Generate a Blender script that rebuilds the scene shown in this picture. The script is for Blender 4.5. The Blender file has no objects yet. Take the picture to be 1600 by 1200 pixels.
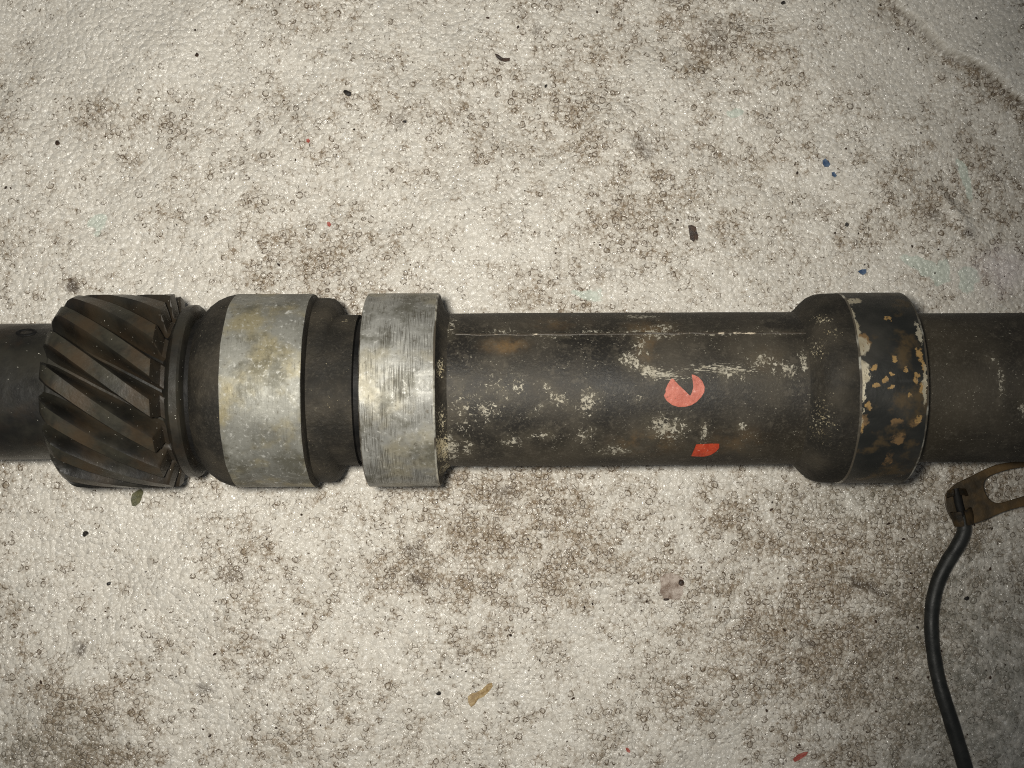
import bpy, bmesh, math, random
import numpy as np
from mathutils import Vector, Matrix

random.seed(7)
SC = bpy.context.scene
COL = SC.collection
R = math.radians

# ------------------------------------------------------------------ camera
PX = 1.69e-4                      # metres per photo pixel at the depth of the shaft's axis
ZA = 151.0 * PX                   # height of the shaft's axis above the foam
HFOV = R(45.0)
DIST = 800 * PX / math.tan(HFOV / 2)
TILT = R(5.0)
cam_d = bpy.data.cameras.new('camera')
cam_d.sensor_width = 36.0
cam_d.lens = 18.0 / math.tan(HFOV / 2)
cam_d.clip_start = 0.005
cam_d.clip_end = 20.0
cam = bpy.data.objects.new('camera', cam_d)
COL.objects.link(cam)
cam.location = (0.0, -DIST * math.sin(TILT), ZA + DIST * math.cos(TILT))
cam.rotation_euler = (TILT, 0, 0)
cam_d.dof.use_dof = True
cam_d.dof.focus_distance = DIST + 0.006
cam_d.dof.aperture_fstop = 26.0
SC.camera = cam

# ------------------------------------------------------------------ light: a phone torch beside the lens, dim room
world = bpy.data.worlds.new('World')
SC.world = world
world.use_nodes = True
bg = world.node_tree.nodes['Background']
bg.inputs[0].default_value = (0.93, 0.97, 1.0, 1)
bg.inputs[1].default_value = 0.12
ld = bpy.data.lights.new('torch', 'SPOT')
ld.energy = 6.3
ld.color = (1.0, 0.965, 0.88)
ld.spot_size = R(77)
ld.spot_blend = 1.0
ld.shadow_soft_size = 0.014
lamp = bpy.data.objects.new('torch', ld)
COL.objects.link(lamp)
lamp.location = (-0.026, -0.016, ZA + DIST + 0.002)
aim = Vector((-0.046, 0.028, 0.0))
lamp.rotation_euler = (aim - lamp.location).to_track_quat('-Z', 'Y').to_euler()

SC.view_settings.view_transform = 'Standard'
SC.view_settings.look = 'None'
SC.view_settings.exposure = 0.0
SC.view_settings.gamma = 1.0
SC.view_settings.use_curve_mapping = False
SC.cycles.max_bounces = 5
SC.cycles.use_denoising = False
SC.cycles.filter_width = 1.05
SC.cycles.sample_clamp_indirect = 3.0

# ------------------------------------------------------------------ helpers
def at(px, py, z=0.0):
    """world point at height z seen at a photo pixel"""
    k = 2 * math.tan(HFOV / 2) / 1600.0
    d = Vector(((px - 800) * k, (600 - py) * k, -1.0))
    d = Matrix.Rotation(TILT, 3, 'X') @ d
    o = cam.location
    return o + d * ((z - o.z) / d.z)

def tag(o, label=None, cat=None, group=None, kind=None):
    if label: o['label'] = label
    if cat: o['category'] = cat
    if group: o['group'] = group
    if kind: o['kind'] = kind
    return o

def mesh_obj(name, verts, faces, mats, parent=None, midx=None, smooth=True):
    me = bpy.data.meshes.new(name)
    me.from_pydata([tuple(v) for v in verts], [], faces)
    for m in (mats if isinstance(mats, (list, tuple)) else [mats]):
        me.materials.append(m)
    if midx:
        me.polygons.foreach_set('material_index', midx)
    me.polygons.foreach_set('use_smooth', [smooth] * len(me.polygons))
    me.update()
    o = bpy.data.objects.new(name, me)
    COL.objects.link(o)
    if parent: o.parent = parent
    return o

def sharp(o, ang=35):
    me = o.data
    bm = bmesh.new(); bm.from_mesh(me)
    for e in bm.edges:
        if len(e.link_faces) == 2 and e.calc_face_angle(0) > R(ang):
            e.smooth = False
    bm.to_mesh(me); bm.free()
    return o

def wob(a, seed, n=6, base=1):
    """smooth periodic wobble of an angle, about -1..1"""
    rnd = random.Random(seed)
    s = 0.0
    for k in range(n):
        s += rnd.uniform(-1, 1) * math.sin((k + base) * a + rnd.uniform(0, 6.28)) / (1 + 0.35 * k)
    return s / 1.8

# ------------------------------------------------------------------ node helper
class NT:
    def __init__(self, name):
        self.m = bpy.data.materials.new(name)
        self.m.use_nodes = True
        self.t = self.m.node_tree
        self.b = self.t.nodes['Principled BSDF']
        self.co = self.t.nodes.new('ShaderNodeTexCoord').outputs['Object']
    def link(self, a, b):
        if isinstance(a, (int, float)):
            b.default_value = a
        elif isinstance(a, tuple):
            b.default_value = a if len(a) != 3 or b.type == 'VECTOR' else (*a, 1)
        else:
            self.t.links.new(a, b)
    def math(self, op, a, b=0.0, c=0.0, clamp=False):
        n = self.t.nodes.new('ShaderNodeMath'); n.operation = op; n.use_clamp = clamp
        self.link(a, n.inputs[0]); self.link(b, n.inputs[1]); self.link(c, n.inputs[2])
        return n.outputs[0]
    def mul(self, a, b): return self.math('MULTIPLY', a, b)
    def add(self, a, b): return self.math('ADD', a, b)
    def sub(self, a, b): return self.math('SUBTRACT', a, b)
    def mx(self, a, b): return self.math('MAXIMUM', a, b)
    def step(self, v, lo, hi, a=0.0, b=1.0):
        n = self.t.nodes.new('ShaderNodeMapRange'); n.interpolation_type = 'SMOOTHSTEP'
        self.link(v, n.inputs[0])
        n.inputs[1].default_value = lo; n.inputs[2].default_value = hi
        n.inputs[3].default_value = a; n.inputs[4].default_value = b
        return n.outputs[0]
    def lin(self, v, lo, hi, a=0.0, b=1.0):
        n = self.t.nodes.new('ShaderNodeMapRange')
        self.link(v, n.inputs[0])
        n.inputs[1].default_value = lo; n.inputs[2].default_value = hi
        n.inputs[3].default_value = a; n.inputs[4].default_value = b
        return n.outputs[0]
    def scale(self, s, off=(0, 0, 0), v=None, rotz=0.0):
        n = self.t.nodes.new('ShaderNodeMapping')
        self.link(v or self.co, n.inputs[0])
        n.inputs['Scale'].default_value = s
        n.inputs['Location'].default_value = off
        n.inputs['Rotation'].default_value = (0, 0, rotz)
        return n.outputs[0]
    def attr(self, name):
        n = self.t.nodes.new('ShaderNodeAttribute'); n.attribute_name = name
        return n.outputs['Fac']
    def vorn(self, sc, v=None, feat='F1'):
        n = self.t.nodes.new('ShaderNodeTexVoronoi'); n.voronoi_dimensions = '2D'; n.feature = feat
        self.link(v or self.co, n.inputs['Vector'])
        n.inputs['Scale'].default_value = sc
        return n.outputs
    def noise(self, sc, det=3.0, rough=0.55, v=None, dist=0.0, col=False):
        n = self.t.nodes.new('ShaderNodeTexNoise')
        self.link(v or self.co, n.inputs['Vector'])
        n.inputs['Scale'].default_value = sc
        n.inputs['Detail'].default_value = det
        n.inputs['Roughness'].default_value = rough
        n.inputs['Distortion'].default_value = dist
        return n.outputs['Color' if col else 'Fac']
    def vor(self, sc, feat='F1', v=None, rnd=1.0, out='Distance', dim='3D'):
        n = self.t.nodes.new('ShaderNodeTexVoronoi')
        n.voronoi_dimensions = dim
        n.feature = feat
        self.link(v or self.co, n.inputs['Vector'])
        n.inputs['Scale'].default_value = sc
        n.inputs['Randomness'].default_value = rnd
        return n.outputs[out]
    def vadd(self, a, b, k=1.0):
        """a + (b-0.5)*k on vectors"""
        n = self.t.nodes.new('ShaderNodeVectorMath'); n.operation = 'SUBTRACT'
        self.link(b, n.inputs[0]); n.inputs[1].default_value = (0.5, 0.5, 0.5)
        s = self.t.nodes.new('ShaderNodeVectorMath'); s.operation = 'SCALE'
        self.link(n.outputs[0], s.inputs[0]); s.inputs['Scale'].default_value = k
        d = self.t.nodes.new('ShaderNodeVectorMath'); d.operation = 'ADD'
        self.link(a, d.inputs[0]); self.link(s.outputs[0], d.inputs[1])
        return d.outputs[0]
    def sep(self, v=None):
        n = self.t.nodes.new('ShaderNodeSeparateXYZ')
        self.link(v or self.co, n.inputs[0])
        return n.outputs
    def blob(self, cx, cy, rx, ry, v=None, ang=0.0, lo=1.0, hi=0.0):
        """1 in the middle of an ellipse in x,y falling to 0 at its rim"""
        a = self.t.nodes.new('ShaderNodeVectorMath'); a.operation = 'SUBTRACT'
        self.link(v or self.co, a.inputs[0]); a.inputs[1].default_value = (cx, cy, 0)
        m = self.t.nodes.new('ShaderNodeMapping'); m.vector_type = 'TEXTURE'
        self.link(a.outputs[0], m.inputs[0])
        m.inputs['Rotation'].default_value = (0, 0, ang)
        m.inputs['Scale'].default_value = (rx, ry, 1e4)
        l = self.t.nodes.new('ShaderNodeVectorMath'); l.operation = 'LENGTH'
        self.link(m.outputs[0], l.inputs[0])
        return self.step(l.outputs['Value'], lo, hi)
    def mix(self, f, a, b, mode='MIX'):
        n = self.t.nodes.new('ShaderNodeMix'); n.data_type = 'RGBA'; n.blend_type = mode
        self.link(f, n.inputs[0])
        self.link(a, n.inputs[6]); self.link(b, n.inputs[7])
        return n.outputs[2]
    def bump(self, h, dist, strength=1.0, prev=None):
        n = self.t.nodes.new('ShaderNodeBump')
        n.inputs['Strength'].default_value = strength
        n.inputs['Distance'].default_value = dist
        self.link(h, n.inputs['Height'])
        if prev is not None: self.link(prev, n.inputs['Normal'])
        return n.outputs[0]
    def out(self, color=None, rough=None, metal=None, normal=None, spec=None, **kw):
        if color is not None: self.link(color, self.b.inputs['Base Color'])
        if rough is not None: self.link(rough, self.b.inputs['Roughness'])
        if metal is not None: self.link(metal, self.b.inputs['Metallic'])
        if spec is not None: self.link(spec, self.b.inputs['Specular IOR Level'])
        if normal is not None: self.link(normal, self.b.inputs['Normal'])
        return self.m

def nblob(x, y, cx, cy, rx, ry, ang=0.0):
    """1 in the middle of an ellipse, 0 at its rim, negative outside (numpy)"""
    c, s = math.cos(ang), math.sin(ang)
    u = ((x - cx) * c + (y - cy) * s) / rx
    v = (-(x - cx) * s + (y - cy) * c) / ry
    return 1.0 - np.hypot(u, v)
def ss(t): 
    t = np.clip(t, 0, 1); return t * t * (3 - 2 * t)
def vnoise(x, y, sc, seed, octv=4, gain=0.55):
    """value noise 0..1"""
    tot, amp, nrm = 0.0, 1.0, 0.0
    for o in range(octv):
        rs = np.random.RandomState(seed * 17 + o)
        tab = rs.rand(256, 256)
        u, v = x * sc + 91.7 + 13 * o, y * sc + 57.3 + 7 * o
        iu, iv = np.floor(u).astype(int), np.floor(v).astype(int)
        fu, fv = ss(u - iu), ss(v - iv)
        a = tab[iu % 256, iv % 256]; b = tab[(iu + 1) % 256, iv % 256]
        c = tab[iu % 256, (iv + 1) % 256]; d = tab[(iu + 1) % 256, (iv + 1) % 256]
        tot = tot + amp * ((a * (1 - fu) + b * fu) * (1 - fv) + (c * (1 - fu) + d * fu) * fv)
        nrm += amp; amp *= gain; sc *= 2.03
    return tot / nrm
def put_attr(me, name, vals):
    a = me.attributes.new(name, 'FLOAT', 'POINT')
    a.data.foreach_set('value', np.asarray(vals, np.float32))

# photo pixel on the upper side of a cylinder of radius r (px) -> the shaft's own x,y in metres
AXC = 608.5
def cyl(px, py, r=119.0):
    HP = DIST / PX
    ph = 0.0
    for _ in range(8):
        s = HP / (HP - r * math.cos(ph))
        axy = AXC - 0.0044 * (px - 800)
        ph = math.asin(max(-1, min(1, (axy - py) / s / r)))
    s = HP / (HP - r * math.cos(ph))
    return ((px - 800) / s * PX, r * math.sin(ph) * PX, ph)

# ------------------------------------------------------------------ materials of the shaft
STAIN = [(790, 540, 45, 16, .9), (1015, 515, 60, 22, .5), (1010, 545, 22, 30, .7), (1010, 690, 60, 25, .8),
         (1150, 690, 60, 30, .35), (870, 505, 60, 14, .4), (1195, 560, 30, 22, .3)]
OIL = [(1035, 640, 45, 14), (810, 690, 14, 30), (715, 530, 20, 45), (1110, 720, 80, 14), (950, 720, 60, 10), (1250, 600, 30, 90)]
FLAKE = [(985, 562, 26, 16, -.2, 1.0), (1010, 578, 36, 13, -.5, .95), (1000, 545, 16, 26, .2, .75),
         (870, 622, 30, 13, -.55, .95), (855, 605, 20, 10, -.7, .8), (918, 628, 22, 26, -.6, .9), (810, 602, 18, 18, .5, .8), (838, 640, 22, 8, .7, .7),
         (1042, 668, 44, 26, -.15, .95), (1100, 675, 9, 24, .1, .85), (757, 640, 40, 28, 0, .72), (800, 690, 30, 12, 0, .75),
         (960, 703, 34, 12, .0, .85), (915, 680, 25, 20, 0, .68), (845, 680, 40, 12, 0, .66), (720, 640, 25, 60, 0, .62),
         (1190, 563, 30, 16, 0, .75), (1225, 575, 32, 24, 0, .76), (1255, 565, 10, 26, .1, .85), (1160, 667, 14, 9, 0, .85),
         (1140, 585, 40, 16, 0, .7), (700, 510, 18, 30, 0, .7), (1000, 495, 40, 6, 0, .8), (790, 518, 40, 8, 0, .62), (1035, 512, 30, 12, 0, .75),
         (1000, 620, 12, 10, .9, .75), (1565, 600, 8, 50, .05, .85), (1600, 640, 14, 22, 0, .8), (1555, 560, 20, 10, 0, .6), (705, 700, 16, 40, 0, .9),
         (780, 605, 40, 40, 0, .55), (870, 524, 50, 6, 0, .7), (930, 519, 60, 6, 0, .75), (1020, 520, 60, 12, 0, .85), (1110, 521, 60, 6, 0, .75), (1210, 520, 60, 5, 0, .72), (730, 700, 14, 20, 0, .8)]
STREAK = [(1125, 576, 96, 12, -.03), (1035, 583, 62, 16, -.22)]
def field(lst, x, y, r, k=1.3, mode='soft'):
    out = np.zeros_like(x)
    for e in lst:
        px, py, rx, ry = e[:4]
        ang = e[4] if len(e) > 5 or (len(e) == 5 and mode == 'ang') else 0.0
        amp = e[-1] if (len(e) == 6 or (len(e) == 5 and mode != 'ang')) else 1.0
        cx, cy, _ = cyl(px, py, r)
        out = np.maximum(out, amp * ss(nblob(x, y, cx, cy, rx * k * PX, ry * k * PX, ang)))
    return out
def cast_attrs(me):
    co = np.empty(len(me.vertices) * 3); me.vertices.foreach_get('co', co); co = co.reshape(-1, 3)
    x, y = co[:, 0], co[:, 1]
    put_attr(me, 'stain', field(STAIN, x, y, 119, 1.2))
    put_attr(me, 'oil', field(OIL, x, y, 119, 1.2))
    put_attr(me, 'flake', field(FLAKE, x, y, 119, 1.45))
    put_attr(me, 'streak', field(STREAK, x, y, 119, 1.2, 'ang'))
def mat_cast():
    n = NT('oily_black_cast_iron')
    co = n.co
    wv = n.vadd(co, n.noise(900, 2, col=True), 0.0012)
    tone = n.noise(55, 5, 0.6, v=wv)
    tone2 = n.noise(16, 3, 0.5)
    c = n.mix(n.step(tone, 0.35, 0.68), (0.013, 0.0115, 0.0095), (0.046, 0.039, 0.029))
    c = n.mix(n.mul(n.step(tone2, 0.48, 0.70), 0.5), c, (0.054, 0.043, 0.026))
    c = n.mix(n.mul(n.attr('stain'), n.step(n.noise(160, 5, 0.7), 0.35, 0.7)), c, (0.16, 0.098, 0.042))
    c = n.mix(n.mul(n.attr('oil'), 0.75), c, (0.014, 0.012, 0.010))
    fine = n.noise(1050, 4, 0.72, v=wv, dist=0.6)
    flk = n.step(n.add(n.mul(n.attr('flake'), 0.30), fine), 0.715, 0.765)
    sl = n.noise(1, 3, 0.6, v=n.scale((900, 3600, 900)))
    flk2 = n.step(n.add(n.mul(n.attr('streak'), 0.26), sl), 0.70, 0.76)
    dots = n.mul(n.step(n.vor(1100, v=wv), 0.18, 0.09), n.step(n.noise(190, 3, 0.6), 0.44, 0.60))
    c = n.mix(n.mul(n.mul(n.attr('flake'), 0.5), n.step(n.noise(240, 4, 0.7, v=wv), 0.38, 0.62)), c, (0.115, 0.098, 0.066))
    mask = n.mul(n.mx(n.mx(flk, flk2), n.mul(dots, 0.75)), 0.88)
    pale = n.mix(n.noise(420, 3), (0.16, 0.13, 0.08), (0.60, 0.57, 0.48))
    c = n.mix(mask, c, pale)
    gn = n.noise(1500, 4, 0.7)
    c = n.mix(n.mul(n.step(gn, 0.5, 0.72), 0.55), c, (0.082, 0.072, 0.054))
    c = n.mix(n.mul(n.step(n.noise(380, 4, 0.7, v=wv), 0.52, 0.68), 0.45), c, (0.085, 0.073, 0.055))
    bn = n.bump(n.add(gn, n.mul(mask, 0.5)), 0.00014, 0.8)
    rough = n.add(n.lin(tone, 0.3, 0.7, 0.48, 0.70), n.mul(mask, 0.2))
    return n.out(c, rough, 0.0, bn, spec=0.32)

def mat_shoulder():
    n = NT('dark_rough_casting')
    wv = n.vadd(n.co, n.noise(900, 2, col=True), 0.001)
    c = n.mix(n.step(n.noise(90, 5, 0.6), 0.35, 0.7), (0.014, 0.0125, 0.010), (0.044, 0.037, 0.027))
    gold = None
    for (px, py, rx, ry, k) in [(690, 700, 20, 34, 1.0), (690, 655, 12, 40, .7), (688, 575, 10, 25, .8), (697, 735, 18, 22, .9),
                                (1275, 545, 34, 30, .5), (1285, 655, 34, 60, .52), (1283, 500, 24, 14, .6), (1300, 520, 24, 16, .5), (536, 500, 10, 12, .5)]:
        x, y, _ = cyl(px, py, 132)
        b = n.mul(n.blob(x, y, rx * 1.3 * PX, ry * 1.3 * PX, v=wv), k)
        gold = b if gold is None else n.mx(gold, b)
    fine = n.noise(1700, 4, 0.72, v=wv)
    m = n.step(n.add(n.mul(gold, 0.34), fine), 0.72, 0.78)
    dots = n.mul(n.step(n.vor(1100, v=wv), 0.15, 0.07), n.step(n.noise(190, 3, 0.6), 0.52, 0.66))
    m = n.mx(m, n.mul(dots, 0.6))
    c = n.mix(m, c, n.mix(n.noise(300, 2), (0.34, 0.25, 0.10), (0.55, 0.52, 0.42)))
    gn = n.noise(1300, 4, 0.7)
    c = n.mix(n.mul(n.step(gn, 0.5, 0.75), 0.4), c, (0.085, 0.075, 0.058))
    bn = n.bump(n.add(n.add(gn, n.mul(n.noise(330, 4, 0.65), 1.6)), n.mul(m, 0.5)), 0.00022, 0.9)
    return n.out(c, n.lin(n.noise(140, 3), 0.3, 0.7, 0.58, 0.82), 0.0, bn, spec=0.24)

def mat_ground(name, lines, stain, seedoff, bright, pits_glints=None):
    """worn ground steel with lathe lines running round it"""
    n = NT(name)
    off = n.scale((1, 1, 1), (seedoff, 0, 0))
    wv = n.vadd(off, n.noise(500, 2, col=True), 0.002)
    mott = n.noise(60, 5, 0.62, v=wv)
    c = n.mix(n.step(mott, 0.36, 0.66), tuple(v * 0.55 for v in bright), bright)
    c = n.mix(n.mul(n.step(n.noise(75, 4, 0.6, v=n.scale((1, 1, 1), (seedoff + 3, 1, 0))), 0.47, 0.66), stain), c, (0.34, 0.275, 0.12))
    c = n.mix(n.mul(n.step(n.noise(95, 5, 0.65, v=n.scale((1, 1, 1), (seedoff - 2, 4, 0))), 0.48, 0.64), 0.72), c, (0.085, 0.080, 0.058))
    c = n.mix(n.step(n.noise(170, 4, 0.6, v=n.scale((1, 1, 1), (seedoff, 9, 2))), 0.66, 0.74), c, (0.66, 0.66, 0.62))
    g8 = n.noise(950, 4, 0.72, v=wv)
    c = n.mix(n.mul(n.step(g8, 0.56, 0.70), 0.65), c, (0.075, 0.062, 0.04))
    c = n.mix(n.mul(n.step(g8, 0.44, 0.32), 0.5), c, (0.62, 0.61, 0.57))
    scr = n.step(n.noise(1, 2, 0.5, v=n.scale((2600, 220, 220), (seedoff, 0, 0), rotz=0.12)), 0.70, 0.76)
    c = n.mix(n.mul(scr, 0.5), c, (0.05, 0.042, 0.03))
    # lines round the shaft: vary along x only, broken up
    ln = n.noise(1, 2, 0.6, v=n.scale((6200, 130, 130)))
    brk = n.step(n.noise(130, 3, 0.6), 0.40, 0.62)
    lm = n.mul(n.step(ln, 0.50, 0.62), n.mul(brk, lines))
    c = n.mix(n.mul(lm, 0.75), c, (0.06, 0.052, 0.036))
    if pits_glints:
        pm = n.blob(pits_glints[0], pits_glints[1], pits_glints[2], pits_glints[3], v=wv)
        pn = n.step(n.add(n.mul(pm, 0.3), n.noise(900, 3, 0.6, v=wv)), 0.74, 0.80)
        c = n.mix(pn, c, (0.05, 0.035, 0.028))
        pw = n.step(n.add(n.mul(pm, 0.34), n.noise(650, 3, 0.6, v=n.scale((1, 1, 1), (5, 5, 5)))), 0.76, 0.82)  # white highlight flecks painted in among the dark pits
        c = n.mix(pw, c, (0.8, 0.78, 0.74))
    h = n.sub(n.mul(n.noise(350, 4, 0.6, v=wv), 0.6), n.mul(lm, 0.5))
    bn = n.bump(n.add(h, n.mul(g8, .6)), 0.00012, 0.8)
    rough = n.lin(n.noise(110, 4, 0.6), 0.3, 0.7, 0.42, 0.66)
    met = n.lin(mott, 0.35, 0.65, 0.22, 0.50)
    return n.out(c, rough, met, bn, spec=0.4)

def mat_journal():
    n = NT('journal_dark_film_worn_to_metal')
    wv = n.vadd(n.co, n.noise(650, 3, 0.65, col=True), 0.0028)
    c = n.mix(n.step(n.noise(60, 5, 0.6), 0.38, 0.66), (0.013, 0.0135, 0.012), (0.034, 0.032, 0.027))
    br = n.mul(n.step(n.noise(85, 5, 0.65, v=n.scale((1, 1, 1), (2.3, 0, 0))), 0.52, 0.66), 0.6)
    c = n.mix(br, c, (0.095, 0.062, 0.026))
    def patches(lst, sc=0.75):
        o = None
        for (px, py, rx, ry) in lst:
            x, y, _ = cyl(px, py, 148)
            b = n.blob(x, y, rx * sc * PX, ry * sc * PX, v=wv, lo=1.0, hi=0.72)
            o = b if o is None else n.mx(o, b)
        return o
    brown = patches([(1402, 660, 14, 10), (1428, 660, 14, 9), (1402, 685, 16, 14), (1388, 715, 10, 18), (1350, 535, 14, 22), (1350, 655, 9, 14)])
    c = n.mix(n.mul(brown, n.step(n.noise(260, 4, 0.7), 0.36, 0.6)), c, (0.15, 0.092, 0.042))
    gold = patches([(1368, 601, 8, 6), (1365, 573, 7, 7), (1397, 560, 6, 8), (1383, 592, 4, 7), (1393, 584, 4, 5), (1393, 603, 6, 5),
                    (1416, 577, 4, 7), (1431, 590, 6, 12), (1437, 553, 7, 13), (1421, 618, 4, 4), (1357, 634, 7, 9), (1443, 572, 4, 16), (1441, 605, 6, 12),
                    (1386, 497, 8, 3), (1345, 668, 5, 10), (1434, 655, 5, 9)], 0.8)
    c = n.mix(n.mul(gold, n.step(n.noise(900, 3, 0.7), 0.33, 0.44)), c, n.mix(n.noise(700, 3), (0.13, 0.075, 0.03), (0.40, 0.26, 0.10)))
    silver = patches([(1345, 582, 16, 22), (1346, 540, 13, 16), (1343, 610, 10, 26), (1335, 512, 9, 20), (1326, 490, 10, 14), (1342, 650, 7, 22), (1445, 600, 4, 34), (1436, 520, 4, 20),
                      (1333, 470, 16, 6), (1338, 560, 7, 60), (1336, 640, 6, 50)], 0.95)
    sil = n.mul(silver, n.step(n.noise(1, 3, 0.65, v=n.scale((1500, 500, 500))), 0.34, 0.46))
    c = n.mix(sil, c, n.mix(n.noise(300, 3), (0.34, 0.27, 0.15), (0.62, 0.58, 0.47)))
    mask = n.mx(sil, gold)
    bn = n.bump(n.sub(n.noise(500, 5, 0.6), n.mul(mask, 0.3)), 0.00014, 0.8)
    return n.out(c, n.lin(n.noise(150, 3), 0.3, 0.7, 0.34, 0.52), n.mul(sil, 0.5), bn, spec=0.42)

def mat_edge():
    n = NT('bare_steel_edge')
    w = n.mul(n.step(n.noise(330, 4, 0.7), 0.36, 0.55), n.step(n.noise(90, 3, 0.6), 0.45, 0.62))
    c = n.mix(w, (0.06, 0.05, 0.036), (0.60, 0.58, 0.50))
    return n.out(c, 0.36, n.mul(w, 0.6), n.bump(n.noise(900, 3), 0.0001, 0.6))

def mat_gear(name, tip):
    n = NT(name)
    c = n.mix(n.step(n.noise(70, 5, 0.6), 0.36, 0.66), (0.007, 0.0065, 0.0055), (0.024, 0.022, 0.0165))
    if tip:
        c = n.mix(0.8, c, n.mix(n.step(n.noise(110, 5, 0.65), 0.36, 0.64), (0.011, 0.0105, 0.008), (0.036, 0.033, 0.023)))
    rust = n.mul(n.step(n.noise(48, 5, 0.62, v=n.scale((1, 1, 1), (4.1, 0, 7))), 0.50, 0.70), 0.6)
    c = n.mix(rust if tip else n.mul(rust, 0.6), c, (0.050, 0.030, 0.014))
    sp = n.mul(n.step(n.vor(800, v=n.vadd(n.co, n.noise(1500, 2, col=True), 0.0008)), 0.10, 0.05), n.step(n.noise(150, 2), 0.50, 0.6))
    c = n.mix(n.mul(sp, 0.9), c, (0.6, 0.58, 0.5))
    bn = n.bump(n.add(n.noise(450, 5, 0.6), n.mul(sp, 0.4)), 0.00018, 0.8)
    return n.out(c, n.lin(n.noise(120, 3), 0.3, 0.7, 0.30, 0.55), 0.0, bn, spec=0.42)

def mat_plain(name, a, b, sc=200, rough=(0.4, 0.6), bd=0.0002, spec=0.4, metal=0.0):
    n = NT(name)
    c = n.mix(n.step(n.noise(sc, 4, 0.6), 0.35, 0.65), a, b)
    return n.out(c, n.lin(n.noise(sc * 0.7, 3), 0.3, 0.7, *rough), metal, n.bump(n.noise(sc * 4, 4, 0.6), bd, 0.7), spec=spec)

M_CAST = mat_cast()
M_SHO = mat_shoulder()
M_LOBE1 = mat_ground('ground_steel_mottled', 0.25, 0.5, 1.7, (0.29, 0.285, 0.25))
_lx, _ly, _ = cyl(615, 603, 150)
M_LOBE2 = mat_ground('ground_steel_lathe_lined', 1.0, 0.30, 5.2, (0.37, 0.365, 0.335), pits_glints=(_lx, _ly, 26 * PX, 22 * PX))
M_JOUR = mat_journal()
M_EDGE = mat_edge()
M_GEAR = mat_gear('oily_gear_flank', False)
M_TIP = mat_gear('oily_gear_tip', True)
M_BLACK = mat_plain('black_grime', (0.004, 0.004, 0.004), (0.010, 0.009, 0.008), 250, (0.5, 0.7), spec=0.2)
M_LEFT = mat_gear('dark_shaft_end', False)

# ------------------------------------------------------------------ foam sheet
fA, fB = at(1400, 0), at(1602, 168)
fd = (fB - fA).normalized()
fn = Vector((-fd.y, fd.x, 0.0))
if fn.y < 0: fn = -fn
def foam_h(x, y):
    x = np.asarray(x, float); y = np.asarray(y, float)
    h = 0.0005 * np.sin(41 * x + 1.3) * np.sin(37 * y + 0.4) + 0.00035 * np.sin(97 * x + 60 * y) + 0.0003 * np.sin(-71 * x + 113 * y + 2)
    h += 0.00018 * np.sin(210 * x - 160 * y + 1) + 0.00015 * np.sin(260 * y + 140 * x + 3)
    away = np.clip((np.abs(y) - 0.026) / 0.03, 0, 1)
    h = h * (0.35 + 1.6 * away) - 0.0004
    # overlapping layer in the far corner: a soft raised lip
    d = (x - fA.x) * fn.x + (y - fA.y) * fn.y
    al = (x - fA.x) * fd.x + (y - fA.y) * fd.y
    d = d + 0.0012 * np.sin(120 * al) + 0.0006 * np.sin(310 * al + 1) + 0.05 * (al / 0.05 - 0.5) ** 2 * 0.01
    t = np.clip((d + 0.0012) / 0.0014, 0, 1)
    h += 0.0028 * t * t * (3 - 2 * t) - 0.0007 * np.exp(-((d + 0.003) / 0.0025) ** 2)
    # small creases
    for (ax, ay, bx, by, dep, w) in CREASES:
        vx, vy = bx - ax, by - ay
        L2 = vx * vx + vy * vy
        s = np.clip(((x - ax) * vx + (y - ay) * vy) / L2, 0, 1)
        dd = np.hypot(x - ax - s * vx, y - ay - s * vy)
        h += dep * np.exp(-(dd / w) ** 2) * np.sin(np.pi * np.clip(s, .05, .95))
    return h
def cr(a, b, c, d, dep, w):
    p, q = at(a, b), at(c, d)
    return (p.x, p.y, q.x, q.y, dep, w)
CREASES = [cr(1455, 285, 1525, 372, 0.0014, 0.0016), cr(1285, 870, 1420, 940, -0.0013, 0.0022), cr(1110, 995, 1180, 960, -0.0012, 0.002),
           cr(1040, 60, 1130, 110, -0.0009, 0.003), cr(1060, 5, 1200, 40, -0.0008, 0.003), cr(90, 175, 210, 190, -0.0006, 0.0015)]

def axis(lo, hi, step, ext):
    mid = list(np.arange(lo, hi + step / 2, step))
    s, v, right = step, hi, []
    while v < hi + ext:
        s *= 1.25; v += s; right.append(v)
    s, v, left = step, lo, []
    while v > lo - ext:
        s *= 1.25; v -= s; left.append(v)
    return np.array(left[::-1] + mid + right)
gx, gy = axis(-0.158, 0.158, 0.0007, 0.45), axis(-0.125, 0.135, 0.0007, 0.45)
XX, YY = np.meshgrid(gx, gy)
ZZ = foam_h(XX, YY)
nx, ny = len(gx), len(gy)
V = np.stack([XX, YY, ZZ], -1).reshape(-1, 3)
ii = (np.arange(ny - 1)[:, None] * nx + np.arange(nx - 1)[None, :]).reshape(-1)
F = np.stack([ii, ii + 1, ii + nx + 1, ii + nx], -1)
me = bpy.data.meshes.new('foam_sheet')
me.vertices.add(len(V)); me.vertices.foreach_set('co', V.reshape(-1))
me.loops.add(F.size); me.loops.foreach_set('vertex_index', F.reshape(-1))
me.polygons.add(len(F)); me.polygons.foreach_set('loop_start', np.arange(0, F.size, 4))
me.polygons.foreach_set('use_smooth', np.ones(len(F), bool))
me.update(calc_edges=True); me.validate()

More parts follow.
